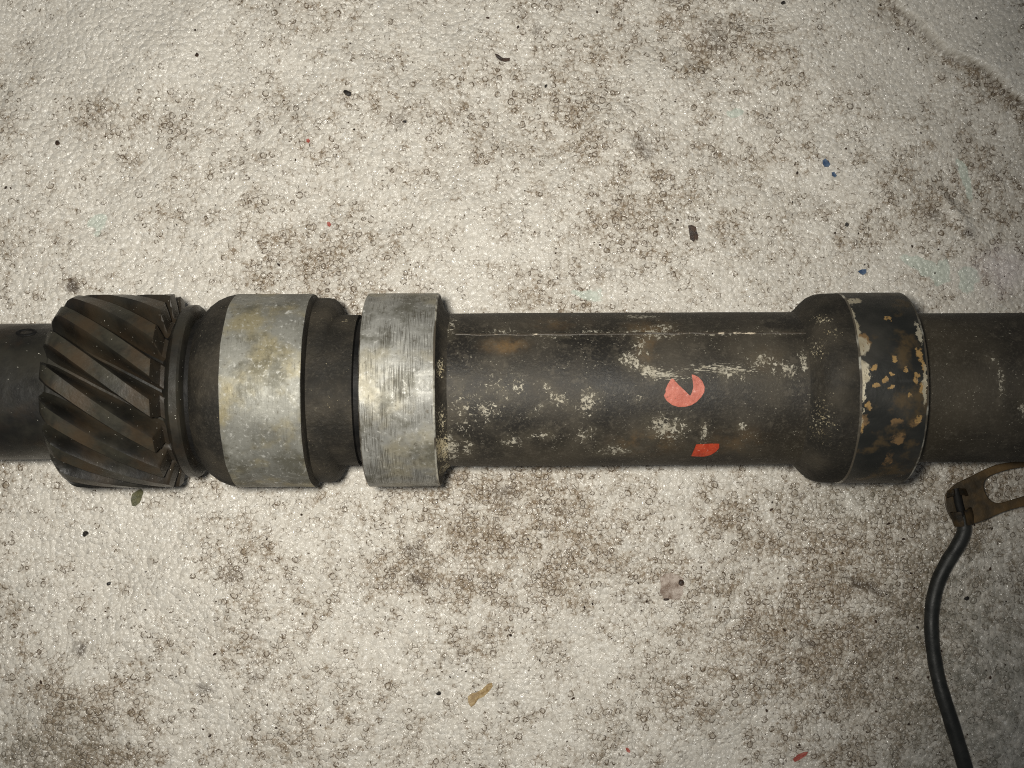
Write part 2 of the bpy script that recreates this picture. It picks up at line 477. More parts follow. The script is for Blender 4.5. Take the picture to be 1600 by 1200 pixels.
ZONES = [(470, 400, 330, 130, .20), (880, 230, 420, 220, .15), (1120, 60, 180, 130, .26), (1010, 330, 180, 150, .16), (1480, 330, 180, 140, .2),
         (860, 860, 380, 190, .18), (1350, 950, 360, 300, .18), (1500, 800, 180, 160, .16), (370, 880, 140, 120, .16), (110, 1170, 200, 140, .2),
         (230, 180, 200, 50, .18), (700, 880, 140, 100, .12), (1250, 1050, 240, 180, .10), (600, 130, 100, 80, .14), (115, 450, 34, 26, .4), (760, 760, 130, 50, .2),
         (200, 60, 380, 150, -.20), (560, 110, 120, 90, -.14), (600, 1010, 200, 120, -.10), (230, 960, 130, 130, -.12), (150, 370, 160, 90, -.14),
         (60, 800, 130, 120, -.06), (950, 1020, 90, 60, -.10), (1300, 170, 140, 80, -.05)]
SMUDGE = [(115, 452, 20, 14, 0, 1), (655, 905, 30, 16, -.7, .8), (645, 860, 20, 16, 0, .7), (1120, 62, 50, 40, 0, .6), (1000, 230, 28, 22, 0, .7), (120, 1015, 18, 14, 0, .8), (325, 1075, 22, 10, 0, .8),
          (1350, 912, 60, 10, -.35, .8), (1160, 985, 34, 10, .6, .7), (1462, 335, 34, 22, -.6, .7), (1515, 372, 14, 9, 0, 1), (1285, 320, 20, 10, 0, .4), (840, 40, 20, 14, 0, .6),
          (790, 770, 40, 26, 0, .6), (820, 20, 60, 20, 0, .3), (1000, 940, 22, 14, 0, .5), (1230, 730, 14, 10, 0, .9), (1270, 1005, 30, 12, 0, .7), (875, 800, 26, 14, 0, .5), (985, 165, 20, 12, 0, .5),
          (400, 200, 14, 26, 0, .5), (620, 185, 22, 30, 0, .5), (935, 430, 60, 14, 0, .4), (370, 900, 30, 22, 0, .5), (395, 1055, 24, 18, 0, .5)]
GREY = [(1560, 1100, 300, 300, .7), (60, 1180, 180, 100, .4), (1500, 960, 200, 250, .5), (1560, 60, 90, 70, .3), (1350, 780, 200, 70, .4)]
MINT = [(1508, 285, 8, 40, .35), (1440, 415, 34, 9, -.5), (1475, 425, 14, 20, 0), (1515, 440, 14, 26, 0), (1148, 170, 14, 9, 0), (155, 350, 16, 14, 0), (918, 462, 24, 10, 0)]
fx, fy = XX.reshape(-1), YY.reshape(-1)
jx = fx + 0.006 * (vnoise(fx, fy, 180, 3) - .5); jy = fy + 0.006 * (vnoise(fx, fy, 180, 4) - .5)
acc = np.zeros_like(fx)
for (px, py, rx, ry, k) in ZONES:
    p = at(px, py); acc += k * ss(nblob(jx, jy, p.x, p.y, rx * PX * 1.1, ry * PX * 1.1))
dirt_shade = 0.36 * vnoise(fx, fy, 30, 11, 3) + 0.62 * vnoise(fx, fy, 170, 12, 4, 0.65) + 0.85 * acc + 0.225 + 0.05 * (fy < -0.02)
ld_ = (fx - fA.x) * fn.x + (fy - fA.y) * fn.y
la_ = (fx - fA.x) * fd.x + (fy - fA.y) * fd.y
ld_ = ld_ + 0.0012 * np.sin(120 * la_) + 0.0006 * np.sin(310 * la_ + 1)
dirt_shade = dirt_shade + 0.26 * np.exp(-((ld_ + 0.0020) / 0.0018) ** 2) - 0.35 * np.exp(-((ld_ - 0.0018) / 0.0022) ** 2) - 0.12 * (ld_ > 0)  # dirt doubles as painted fold shade at the foot; lip paled as if lit
put_attr(me, 'dirt_shade', dirt_shade)
def fmax(lst, k, ang):
    o = np.zeros_like(fx)
    for e in lst:
        p = at(e[0], e[1])
        o = np.maximum(o, (e[-1] if ang < 2 else 1.0) * ss(nblob(jx, jy, p.x, p.y, e[2] * k * PX, e[3] * k * PX, e[4] if ang else 0.0)))
    return o
put_attr(me, 'smudge_shade', np.maximum(fmax(SMUDGE, 1.4, 1), 0.62 * np.exp(-((ld_ + 0.0013) / 0.0008) ** 2)))  # smudges, plus a thin shade line painted along the foot of the fold
put_attr(me, 'grey', fmax(GREY, 1.2, 0))
put_attr(me, 'mint', fmax(MINT, 1.8, 2))
p_ = at(1570, 425)
put_attr(me, 'lilac', ss(nblob(jx, jy, p_.x, p_.y, 90 * PX, 60 * PX)))

def mat_foam():
    n = NT('dirty_white_foam')
    flat = n.scale((1, 1, 0))
    warp = n.noise(420, 2, v=flat, col=True)
    wv = n.vadd(flat, warp, 0.0012)
    wv2 = n.scale((1, 1, 1), (0.37, 0.11, 0), v=wv)
    v1 = n.vorn(720, wv)
    v2 = n.vorn(430, wv2)
    e1 = n.vorn(720, wv, 'DISTANCE_TO_EDGE')['Distance']
    d1, d2 = v1['Distance'], v2['Distance']
    r1, r2 = n.sep(v1['Color']), n.sep(v2['Color'])
    sml = n.noise(260, 4, 0.68, v=n.scale((1, 1, 0), (2.1, 3.3, 0)))
    fin = n.noise(1300, 3, 0.65, v=n.scale((1, 1, 0), (5.1, 1.3, 0)))
    dirt_shade = n.attr('dirt_shade')
    D = n.add(dirt_shade, n.mul(n.sub(sml, 0.5), 1.1))
    # colours
    mot = n.noise(820, 4, 0.72, v=n.scale((1, 1, 0), (8.4, 6.3, 0)), dist=0.4)
    base = n.mix(sml, (0.49, 0.452, 0.388), (0.65, 0.615, 0.55))
    base = n.mix(n.mul(n.step(r1[0], 0.40, 1.0), 0.35), base, (0.43, 0.41, 0.37))
    base = n.mix(n.step(mot, 0.46, 0.30), base, (0.81, 0.785, 0.735))
    base = n.mix(n.mul(n.step(fin, 0.5, 0.72), 0.40), base, (0.36, 0.33, 0.285))
    tan = n.mix(r2[0], (0.235, 0.175, 0.11), (0.32, 0.265, 0.19))
    soft = n.step(D, 0.55, 1.25)
    c = n.mix(n.mul(soft, 0.62), base, tan)
    brown = n.step(n.add(mot, n.mul(n.sub(D, 0.80), 0.34)), 0.53, 0.69)
    c = n.mix(n.mul(brown, 0.80), c, n.mix(sml, (0.085, 0.052, 0.024), (0.24, 0.167, 0.092)))
    # dirt caught in the rims of the cells: dark broken rings
    hard = n.step(D, 0.60, 1.15)
    ring1 = n.step(n.add(e1, n.mul(n.sub(mot, 0.5), 0.30)), 0.11, 0.02)
    pick1 = n.step(n.add(n.mul(r1[1], 0.55), n.add(n.mul(hard, 0.42), n.mul(fin, 1.0))), 0.94, 1.14)
    ring1 = n.mul(ring1, pick1)
    w2 = n.math('ABSOLUTE', n.add(n.sub(d2, n.lin(r2[2], 0, 1, 0.22, 0.42)), n.mul(n.sub(mot, 0.5), 0.22)))
    ring2 = n.step(w2, 0.10, 0.02)
    pick2 = n.step(n.add(n.mul(r2[1], 0.6), n.add(n.mul(hard, 0.36), n.mul(fin, 0.9))), 0.98, 1.12)
    ring2 = n.mul(ring2, pick2)
    rings = n.mx(n.mul(ring1, 0.9), ring2)
    c = n.mix(n.mul(n.mul(n.step(d2, 0.40, 0.26), pick2), 0.35), c, (0.22, 0.175, 0.12))
    c = n.mix(n.mul(rings, 0.97), c, n.mix(sml, (0.018, 0.011, 0.005), (0.115, 0.071, 0.032)))
    # small dark spots
    sp = n.mul(n.step(fin, 0.65, 0.73), n.lin(D, 0.5, 1.1, 0.2, 1.0))
    c = n.mix(n.mul(sp, 0.85), c, (0.05, 0.034, 0.022))
    # oily smudges with the painted fold shade, greenish grey grime, pale mint paint
    dk = n.attr('smudge_shade')
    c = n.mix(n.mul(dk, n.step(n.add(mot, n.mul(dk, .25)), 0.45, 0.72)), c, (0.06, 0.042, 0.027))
    c = n.mix(n.mul(n.attr('grey'), n.step(sml, 0.30, 0.66)), c, (0.17, 0.17, 0.14))
    c = n.mix(n.mul(n.step(n.add(n.attr('mint'), n.mul(n.sub(sml, .5), .8)), 0.25, 0.45), 0.75), c, (0.47, 0.52, 0.45))
    c = n.mix(n.mul(n.attr('lilac'), 0.35), c, (0.50, 0.43, 0.47))
    # relief: a soft scattering body under a clear wrinkled skin of rounded bubbles
    q1 = n.mul(d1, d1); q2 = n.mul(d2, d2)
    h = n.sub(n.mul(fin, 0.5), n.add(n.mul(q1, 1.2), n.mul(q2, 0.9)))
    bn = n.bump(h, 0.0009, 0.42)
    worm = n.noise(720, 1.5, 0.5, v=n.scale((1, 1, 0), (7.7, 2.2, 0)), dist=1.4)
    cn = n.bump(n.add(n.mul(worm, 1.0), n.mul(h, 0.35)), 0.0011, 1.0)
    n.b.inputs['Coat Weight'].default_value = 1.0
    n.link(n.lin(r1[2], 0, 1, 0.15, 0.33), n.b.inputs['Coat Roughness'])
    n.b.inputs['Coat IOR'].default_value = 1.7
    n.link(cn, n.b.inputs['Coat Normal'])
    return n.out(c, 0.5, 0.0, bn, spec=0.3)

M_FOAM = mat_foam()
me.materials.append(M_FOAM)
foam = bpy.data.objects.new('foam_sheet', me)
COL.objects.link(foam)
tag(foam, 'dirty white cellular foam sheet under the shaft', 'foam sheet', kind='structure')

# ------------------------------------------------------------------ the camshaft
root = bpy.data.objects.new('camshaft', None)
COL.objects.link(root)
root.location = (0, -8.5 * PX, ZA)
root.rotation_euler = (TILT, 0, R(0.25))
root.empty_display_size = 0.02
tag(root, 'oily black camshaft with helical gear and bright worn lobes lying on the foam', 'camshaft')

def X(p): return (p - 800) * PX
def lathe(name, prof, mats, midx, parent, seg=160, cz=0.0, rough_amp=0.0, edge_amp=None, seed=1, caps=True, sub=None, attrs=None):
    """prof: (x px, r px); midx: material per band; edge_amp: per ring sideways jitter in px"""
    if sub:
        p2, m2, e2 = [], [], {}
        for i in range(len(prof) - 1):
            (xa, ra), (xb, rb) = prof[i], prof[i + 1]
            if edge_amp and i in edge_amp: e2[len(p2)] = edge_amp[i]
            k = max(1, int(abs(xb - xa) / sub))
            for j in range(k):
                p2.append((xa + (xb - xa) * j / k, ra + (rb - ra) * j / k)); m2.append(midx[i])
        if edge_amp and len(prof) - 1 in edge_amp: e2[len(p2)] = edge_amp[len(prof) - 1]
        p2.append(prof[-1])
        prof, midx, edge_amp = p2, m2, e2
    vs, fs, mi = [], [], []
    for i, (x, r) in enumerate(prof):
        ea = edge_amp.get(i, 0.0) if edge_amp else 0.0
        for k in range(seg):
            a = 2 * math.pi * k / seg
            rr = r + (rough_amp * wob(a + 0.004 * x, seed * 31, 9, 2) if rough_amp else 0)
            xx = x + (ea * wob(a, seed * 77 + i, 22, 3) if ea else 0)
            vs.append((X(xx), rr * PX * math.sin(a), rr * PX * math.cos(a) + cz * PX))
    for i in range(len(prof) - 1):
        for k in range(seg):
            k2 = (k + 1) % seg
            fs.append((i * seg + k, i * seg + k2, (i + 1) * seg + k2, (i + 1) * seg + k))
            mi.append(midx[i])
    if caps:
        fs.append(tuple(range(seg - 1, -1, -1))); mi.append(midx[0])
        fs.append(tuple(range((len(prof) - 1) * seg, len(prof) * seg))); mi.append(midx[-1])
    o = mesh_obj(name, vs, fs, mats, parent, mi)
    sharp(o, 28)
    if attrs: attrs(o.data)
    return o

# plain shaft lengths
lathe('shaft_end', [(-620, 103), (-616, 106), (114, 106)], [M_LEFT], [0, 0], root)
lathe('shaft_neck', [(495, 117.5), (564, 117.5), (566, 112), (579, 112)], [M_SHO, M_BLACK], [0, 1, 1], root, seg=200, sub=4, attrs=cast_attrs)
main = lathe('main_shaft', [(704, 119), (870, 119.3), (1050, 118.8), (1240, 119)], [M_CAST], [0, 0, 0], root, seg=280, sub=3, rough_amp=0.35, seed=3, attrs=cast_attrs)
lathe('shaft_tail', [(1401, 116), (2196, 116), (2200, 112)], [M_CAST], [0, 0], root, seg=200, sub=6, attrs=cast_attrs)

# moulding seam along the main shaft
a0 = cyl(1000, 521)[2]
sv, sf = [], []
NS = 220
for i in range(NS):
    t = i / (NS - 1)
    x = 716 + t * 560
    wdt = 2.6 + 0.9 * math.sin(x * 0.11) + random.uniform(-.5, .5)
    hh = 0.9 + 0.7 * (0.5 + 0.5 * math.sin(x * 0.037 + 1)) * random.uniform(.5, 1.2)
    ac = a0 + 0.006 * math.sin(x * 0.013) + 0.003 * math.sin(x * 0.09) + random.uniform(-.0015, .0015)
    for (da, dr) in ((-wdt, -1), (-wdt * .4, hh), (wdt * .4, hh), (wdt, -1)):
        a = ac + da / 119
        rr = 119 + dr
        sv.append((X(x), rr * PX * math.sin(a), rr * PX * math.cos(a)))
for i in range(NS - 1):
    for k in range(3):
        sf.append((i * 4 + k, i * 4 + k + 1, (i + 1) * 4 + k + 1, (i + 1) * 4 + k))
def mat_seam():
    n = NT('scraped_moulding_seam')
    m = n.step(n.add(n.noise(1, 4, 0.7, v=n.scale((420, 900, 900))), n.mul(n.noise(60, 3), 0.7)), 0.92, 1.02)
    c = n.mix(n.noise(90, 4), (0.022, 0.019, 0.015), (0.06, 0.045, 0.028))
    c = n.mix(m, c, n.mix(n.noise(150, 2), (0.28, 0.18, 0.09), (0.58, 0.54, 0.44)))
    return n.out(c, 0.55, 0.0, n.bump(n.noise(1200, 3), 0.0002, 0.8))
mesh_obj('moulding_seam', sv, sf, mat_seam(), main)

# ---- helical gear
gear = lathe('helical_gear', [(109, 104), (110, 108), (113, 110), (284, 110), (291, 119), (296, 130), (300, 133.5), (311, 134), (314, 131), (316, 124), (317, 110)],
             [M_GEAR, M_TIP], [0] * 10, root, edge_amp={6: .8, 7: .6})
prof = [(-11.6, 103), (-10.2, 110.5), (-8.9, 114), (-7.9, 121), (-6.9, 135), (-5.9, 146.5), (-4.7, 150.6),
        (4.7, 150.6), (5.9, 146.5), (6.9, 135), (7.9, 121), (8.9, 114), (10.2, 110.5), (11.6, 103)]
NT_ = 16
TW = -45.0 / 164.0
def tooth_mesh(var):
    rnd = random.Random(var)
    xs = [109.5, 112, 116, 121, 126, 132] + list(np.linspace(142, 268, 15)) + [274, 277, 280, 283, 289]
    vs, fs, mi = [], [], []
    npf = len(prof)
    for x in xs:
        if x < 132:
            rmax = 150.6 - 22 * ((132 - x) / 22.5) ** 1.8
            nar = 1.0 - 0.20 * ((132 - x) / 22.5) ** 2
        elif x > 277:
            rmax = 150.6 - 34 * min(1.0, (x - 277) / 6.0)
            nar = 1.0
        else:
            rmax, nar = 151.0, 1.0
        tw = TW * (x - 112)
        for j, (da, r) in enumerate(prof):
            rr = r if r <= 112 else min(r, rmax)
            dj = da * nar + rnd.uniform(-.06, .06)
            a = R(dj + tw)
            rr += rnd.uniform(-.35, .25)
            vs.append((X(x), rr * PX * math.sin(a), rr * PX * math.cos(a)))
    for i in range(len(xs) - 1):
        for j in range(npf - 1):
            fs.append((i * npf + j, i * npf + j + 1, (i + 1) * npf + j + 1, (i + 1) * npf + j))
            mi.append(1 if j == 6 and xs[i] < 276 else 0)
    fs.append(tuple(range(npf - 1, -1, -1))); mi.append(0)
    fs.append(tuple(range((len(xs) - 1) * npf, len(xs) * npf))); mi.append(0)
    return vs, fs, mi
tooth_data = None
for k in range(NT_):
    if tooth_data is None or k in (5, 10):
        vs, fs, mi = tooth_mesh(k)
        o = sharp(mesh_obj('tooth', vs, fs, [M_GEAR, M_TIP], gear, mi), 40)
        tooth_data = o.data
    else:
        o = bpy.data.objects.new('tooth', tooth_data)
        COL.objects.link(o); o.parent = gear
    o.rotation_euler = (-R(13.5 + 360.0 / NT_ * k), 0, 0)

# oil hole beside the gear
ox, oy, oa = cyl(42, 519, 106)
hv, hf = [], []
for i, (rr, h) in enumerate([(15, -1.0), (13, 1.3), (10, 1.6), (8, 0.0), (7.5, -1.5)]):
    for k in range(24):
        b = 2 * math.pi * k / 24
        a = oa + rr * math.sin(b) * 0.8 / 106
        r2 = 106 + h
        hv.append((ox + rr * 1.15 * math.cos(b) * PX, r2 * PX * math.sin(a), r2 * PX * math.cos(a)))
for i in range(4):
    for k in range(24):
        hf.append((i * 24 + k, i * 24 + (k + 1) % 24, (i + 1) * 24 + (k + 1) % 24, (i + 1) * 24 + k))
hf.append(tuple(range(4 * 24, 5 * 24)))
mesh_obj('oil_hole', hv, hf, M_BLACK, root)

lathe('neck_groove', [(316, 113), (345, 113)], [M_BLACK], [0], root)

# ---- first lobe: chamfered dark nose, ground band, casting shoulder
lob1 = lathe('bearing_collar', [(321, 108), (324, 116), (330, 124), (339, 134), (350, 142), (362, 147), (373, 149.6), (377, 150.5),
                                (425, 150.3), (470, 150.2), (491, 150.4), (494, 149), (495.5, 144), (496, 116)],
             [M_SHO, M_LOBE1, M_EDGE], [0, 0, 0, 0, 0, 0, 0, 1, 1, 1, 1, 0, 0], root, seg=240,
             edge_amp={6: .8, 7: 1.2, 10: 1.0, 11: .9}, seed=5)
ecc = lathe('casting_shoulder', [(480, 130), (495, 145.3), (512, 145.5), (520, 144.3), (526, 140), (531, 132), (535, 122), (538, 110)],
            [M_SHO], [0] * 7, lob1, cz=-31, rough_amp=0.8, seed=9)

# ---- second lobe
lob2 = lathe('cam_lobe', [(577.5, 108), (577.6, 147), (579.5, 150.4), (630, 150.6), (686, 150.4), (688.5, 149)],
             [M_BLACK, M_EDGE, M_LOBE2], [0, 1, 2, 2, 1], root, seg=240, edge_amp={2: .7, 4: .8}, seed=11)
lathe('casting_shoulder', [(688, 149.2), (689.5, 144), (692, 134), (696, 125), (701, 120.5), (708, 117)],
      [M_SHO], [0] * 5, lob2, seg=240, rough_amp=1.3, seed=13)

# ---- journal
jour = lathe('bearing_journal', [(1302, 146.5), (1305.5, 148.6), (1350, 148.4), (1399, 148.5), (1402, 147), (1402.6, 112)],
             [M_JOUR, M_EDGE], [1, 0, 0, 1, 0], root, seg=240, edge_amp={0: .9, 1: 1.0, 3: .9}, seed=17)
lathe('casting_shoulder', [(1230, 116), (1238, 119.5), (1245, 125), (1253, 134), (1261, 141), (1270, 145), (1282, 146.8), (1303, 147.2)],
      [M_SHO], [0] * 7, jour, rough_amp=0.7, seed=19)

# ---- red paint marks: thin curved films on the shaft
def mat_red(name, a, b):
    n = NT(name)
    c = n.mix(n.step(n.noise(350, 4, 0.65), 0.35, 0.65), a, b)
    g = n.noise(1200, 4, 0.7)
    c = n.mix(n.mul(n.step(g, 0.58, 0.72), 0.75), c, (0.10, 0.045, 0.03))
    c = n.mix(n.mul(n.step(g, 0.40, 0.30), 0.5), c, (0.66, 0.36, 0.29))
    return n.out(c, n.lin(g, 0.3, 0.7, 0.4, 0.65), 0.0, n.bump(g, 0.00015, 0.8), spec=0.4)
M_RED = mat_red('faded_red_paint', (0.34, 0.085, 0.055), (0.43, 0.125, 0.085))
M_RED2 = mat_red('red_paint', (0.36, 0.036, 0.013), (0.46, 0.060, 0.022))
def film(name, pts, mat, parent, r=119.0, label=None):
    bm = bmesh.new()
    c = [cyl(px, py, r) for (px, py) in pts]
    vs = [bm.verts.new((x, ph * r * PX, 0)) for (x, y, ph) in c]
    f = bm.faces.new(vs)
    bmesh.ops.triangulate(bm, faces=[f])
    for _ in range(3):
        bmesh.ops.subdivide_edges(bm, edges=bm.edges[:], cuts=1, use_grid_fill=False)
        bmesh.ops.triangulate(bm, faces=bm.faces[:])
    for v in bm.verts:
        a = v.co.y / (r * PX)
        rr = r * PX + 0.00016
        v.co = (v.co.x, rr * math.sin(a), rr * math.cos(a))
    bmesh.ops.recalc_face_normals(bm, faces=bm.faces[:])
    if sum(f.normal.z for f in bm.faces) < 0:
        bmesh.ops.reverse_faces(bm, faces=bm.faces[:])
    g = bmesh.ops.extrude_face_region(bm, geom=bm.faces[:])
    for v in [e for e in g['geom'] if isinstance(e, bmesh.types.BMVert)]:
        k = 1 + 0.00012 / (r * PX)
        v.co.y *= k; v.co.z *= k
    me = bpy.data.meshes.new(name); bm.to_mesh(me); bm.free()
    me.materials.append(mat)
    o = bpy.data.objects.new(name, me); COL.objects.link(o); o.parent = parent
    if label: o['label'] = label
    return o
film('paint_mark', [(1049, 591), (1052, 592), (1060, 601), (1070, 610), (1078, 618), (1081, 612), (1083, 604), (1082, 594), (1080.5, 585), (1084, 585.5), (1091, 589), (1097, 595), (1100.5, 604),
                    (1100, 612), (1095, 620), (1088, 627), (1080, 632), (1071, 634.5), (1060, 635), (1050, 632), (1042, 626), (1038.5, 621), (1037, 617), (1040, 612), (1039.5, 608), (1043, 600)],
     M_RED, main, label='faded red round paint mark with a torn notch')
film('paint_mark', [(1087, 693.5), (1100, 692.5), (1113, 692), (1123, 692.2), (1123, 698), (1118, 704), (1110, 709), (1100, 711.5), (1088, 711.5), (1079.5, 711), (1083, 703)],
     M_RED2, main, label='bright red cut paint mark')

# ------------------------------------------------------------------ brown wire lug and black cable
M_BRASS = mat_plain('tarnished_brass', (0.026, 0.017, 0.006), (0.098, 0.056, 0.016), 110, (0.35, 0.6), 0.00015, 0.5, 0.35)
M_RUBBER = mat_plain('black_rubber', (0.007, 0.008, 0.007), (0.018, 0.019, 0.017), 260, (0.42, 0.62), 0.00012, 0.45)
M_GRIMY = mat_plain('grimy_brass', (0.012, 0.009, 0.005), (0.055, 0.034, 0.013), 260, (0.45, 0.7), 0.0003, 0.35, 0.2)
def zlug(px): return 0.0036 + 0.0030 * max(0.0, min(1.0, (px - 1480) / 180.0))
outer = [(1478, 772), (1490, 759), (1505, 750), (1520, 743), (1540, 733), (1560, 725.5), (1580, 722), (1600, 719), (1625, 716), (1650, 722), (1668, 738), (1670, 758), (1655, 774), (1630, 783),
         (1600, 791), (1576, 797), (1556, 805), (1540, 812), (1526, 817), (1510, 820), (1494, 818), (1484, 806), (1478, 790)]
inner = [(1537, 760), (1539, 751), (1546, 744), (1556, 740), (1575, 734), (1600, 730), (1622, 729), (1640, 735), (1648, 747), (1640, 759), (1622, 767), (1600, 775), (1577, 782), (1562, 786), (1550, 783), (1541, 773)]
def refine(loop, k):
    out = []
    for i in range(len(loop)):
        p0, p1, p2, p3 = (Vector(loop[(i + j - 1) % len(loop)]) for j in range(4))
        for s in range(k):
            t = s / k
            out.append(0.5 * (2 * p1 + (p2 - p0) * t + (2 * p0 - 5 * p1 + 4 * p2 - p3) * t * t + (-p0 + 3 * p1 - 3 * p2 + p3) * t ** 3))
    return out
lug = bpy.data.objects.new('wire_lug', None); COL.objects.link(lug)
pb = at(1540, 770, 0.0); lug.location = (pb.x, pb.y, 0)
tag(lug, 'tarnished brown brass wire lug with a slot, beside the shaft', 'wire lug')
def lugloc(px, py, dz=0.0):
    z = zlug(px) + dz
    p = at(px, py, z)
    return Vector((p.x - lug.location.x, p.y - lug.location.y, z))
bm = bmesh.new()
es = []
for loop in (refine(outer, 3), refine(inner, 3)):
    vs = [bm.verts.new(lugloc(p[0], p[1])) for p in loop]
    es += [bm.edges.new((vs[i], vs[(i + 1) % len(vs)])) for i in range(len(vs))]
bmesh.ops.triangle_fill(bm, edges=es, use_beauty=True)
bmesh.ops.recalc_face_normals(bm, faces=bm.faces[:])
if sum(f.normal.z for f in bm.faces) < 0: bmesh.ops.reverse_faces(bm, faces=bm.faces[:])
bme = bpy.data.meshes.new('plate'); bm.to_mesh(bme); bm.free()
bme.materials.append(M_BRASS)
plate = bpy.data.objects.new('plate', bme); COL.objects.link(plate); plate.parent = lug
md = plate.modifiers.new('thickness', 'SOLIDIFY'); md.thickness = 0.0009; md.offset = -1
md = plate.modifiers.new('bevel', 'BEVEL'); md.width = 0.00022; md.segments = 2; md.limit_method = 'ANGLE'; md.angle_limit = R(50)
# rolled barrel that grips the cable: an open tube with a slot, flattened
def barrel(name, pts, rad, gap0, gap1, thick, parent, mat, flat=0.8):
    vs, fs = [], []
    ns = 30
    for i, (c, rr) in enumerate(zip(pts, rad)):
        t = (pts[min(i + 1, len(pts) - 1)] - pts[max(i - 1, 0)]).normalized()
        side = t.cross(Vector((0, 0, 1))).normalized()
        up = side.cross(t).normalized()
        for lay in (rr, rr - thick):
            for k in range(ns):
                a = gap1 + (2 * math.pi - (gap1 - gap0)) * k / (ns - 1)
                vs.append(c + side * math.cos(a) * lay + up * math.sin(a) * lay * flat)
    m = len(pts)
    def id(i, l, k): return i * 2 * ns + l * ns + k
    for i in range(m - 1):
        for k in range(ns - 1):
            fs.append((id(i, 0, k), id(i, 0, k + 1), id(i + 1, 0, k + 1), id(i + 1, 0, k)))
            fs.append((id(i, 1, k + 1), id(i, 1, k), id(i + 1, 1, k), id(i + 1, 1, k + 1)))
        for k in (0, ns - 1):
            fs.append((id(i, 0, k), id(i + 1, 0, k), id(i + 1, 1, k), id(i, 1, k)))
    for i in (0, m - 1):
        for k in range(ns - 1):
            fs.append((id(i, 0, k), id(i, 1, k), id(i, 1, k + 1), id(i, 0, k + 1)))
    return sharp(mesh_obj(name, vs, fs, mat, parent), 40)
bp = [lugloc(px, py, dz) for (px, py, dz) in [(1494, 766, .0002), (1496, 776, .0006), (1498, 786, .0008), (1501, 797, .0008), (1504, 808, .0006), (1506, 819, .0002)]]
barrel('crimp_barrel', bp[:2], [15.5 * PX, 17.5 * PX], R(60), R(95), 0.0007, lug, M_GRIMY)
barrel('crimp_barrel', bp[3:], [18 * PX, 18 * PX, 16.5 * PX], R(75), R(92), 0.0007, lug, M_GRIMY)
barrel('wire_strands', [bp[0] + Vector((0, .0004, 0)), bp[2], bp[4]], [7 * PX] * 3, 0, 0.001, 0.0012, lug, M_BLACK)

def tube(name, pts, rad, mat, parent=None, ns=20, sub=8):
    P, Rr = [], []
    for i in range(len(pts) - 1):
        p0, p1, p2, p3 = (pts[max(0, min(len(pts) - 1, i + j - 1))] for j in range(4))
        for s in range(sub):
            t = s / sub
            P.append(0.5 * (2 * p1 + (p2 - p0) * t + (2 * p0 - 5 * p1 + 4 * p2 - p3) * t * t + (-p0 + 3 * p1 - 3 * p2 + p3) * t ** 3))
            Rr.append(rad[i] + (rad[i + 1] - rad[i]) * t)
    P.append(pts[-1]); Rr.append(rad[-1])
    vs, fs = [], []
    for i, c in enumerate(P):
        t = (P[min(i + 1, len(P) - 1)] - P[max(i - 1, 0)]).normalized()
        side = t.cross(Vector((0, 0, 1))).normalized(); up = side.cross(t)
        rr = Rr[i] * (1 + 0.02 * math.sin(i * 0.7) + random.uniform(-.008, .008))
        for k in range(ns):
            a = 2 * math.pi * k / ns
            vs.append(c + side * math.cos(a) * rr + up * math.sin(a) * rr)
    for i in range(len(P) - 1):
        for k in range(ns):
            fs.append((i * ns + k, i * ns + (k + 1) % ns, (i + 1) * ns + (k + 1) % ns, (i + 1) * ns + k))
    fs.append(tuple(range(ns - 1, -1, -1))); fs.append(tuple(range((len(P) - 1) * ns, len(P) * ns)))
    return mesh_obj(name, vs, fs, mat, parent)
cp = [(1503, 804, .0042), (1507, 820, .0040), (1505, 836, .0036), (1494, 856, .0030), (1477, 882, .0024), (1464, 912, .0022), (1457, 948, .0021), (1456, 988, .0021), (1461, 1032, .0021), (1470, 1076, .0022),
      (1484, 1122, .0022), (1499, 1168, .0023), (1513, 1212, .0023), (1530, 1270, .0023), (1545, 1340, .0023), (1550, 1430, .0023), (1540, 1560, .0023), (1500, 1700, .0023), (1430, 1850, .0023)]
cpts = []
for (px, py, z) in cp:
    p = at(px, py, z)
    cpts.append(Vector((p.x, p.y, z + float(foam_h(p.x, p.y)))))
crad = [10 * PX, 11 * PX, 11.4 * PX] + [11.6 * PX] * 4 + [11.4 * PX] * 3 + [12 * PX] * (len(cp) - 10)
cable = tube('cable', cpts, crad, M_RUBBER)
tag(cable, 'thin black rubber cable curving away from the brown lug', 'cable')

# ------------------------------------------------------------------ crumbs and flakes on the foam
def ground(px, py):
    p = at(px, py, 0.0)
    z = float(foam_h(p.x, p.y))
    p = at(px, py, z)
    return Vector((p.x, p.y, float(foam_h(p.x, p.y))))
def crumb(name, px, py, sx, sy, sz, ang, mat, label, cat, seed):
    rnd = random.Random(seed)
    bm = bmesh.new()
    bmesh.ops.create_icosphere(bm, subdivisions=2, radius=1.0)
    dirs = [(Vector((rnd.gauss(0, 1), rnd.gauss(0, 1), rnd.gauss(0, 1))).normalized(), rnd.uniform(.55, .92)) for _ in range(9)]
    for v in bm.verts:
        for d, lim in dirs:
            e = v.co.dot(d)
            if e > lim: v.co -= d * (e - lim)
        v.co *= rnd.uniform(.93, 1.05)
    mt = Matrix.Rotation(ang, 4, 'Z') @ Matrix.Diagonal((sx * PX, sy * PX, sz * PX, 1))
    bmesh.ops.transform(bm, matrix=mt, verts=bm.verts)
    me = bpy.data.meshes.new(name); bm.to_mesh(me); bm.free()
    me.materials.append(mat)
    o = bpy.data.objects.new(name, me); COL.objects.link(o)
    o.location = ground(px, py) + Vector((0, 0, sz * PX * 0.45))
    return tag(o, label, cat)
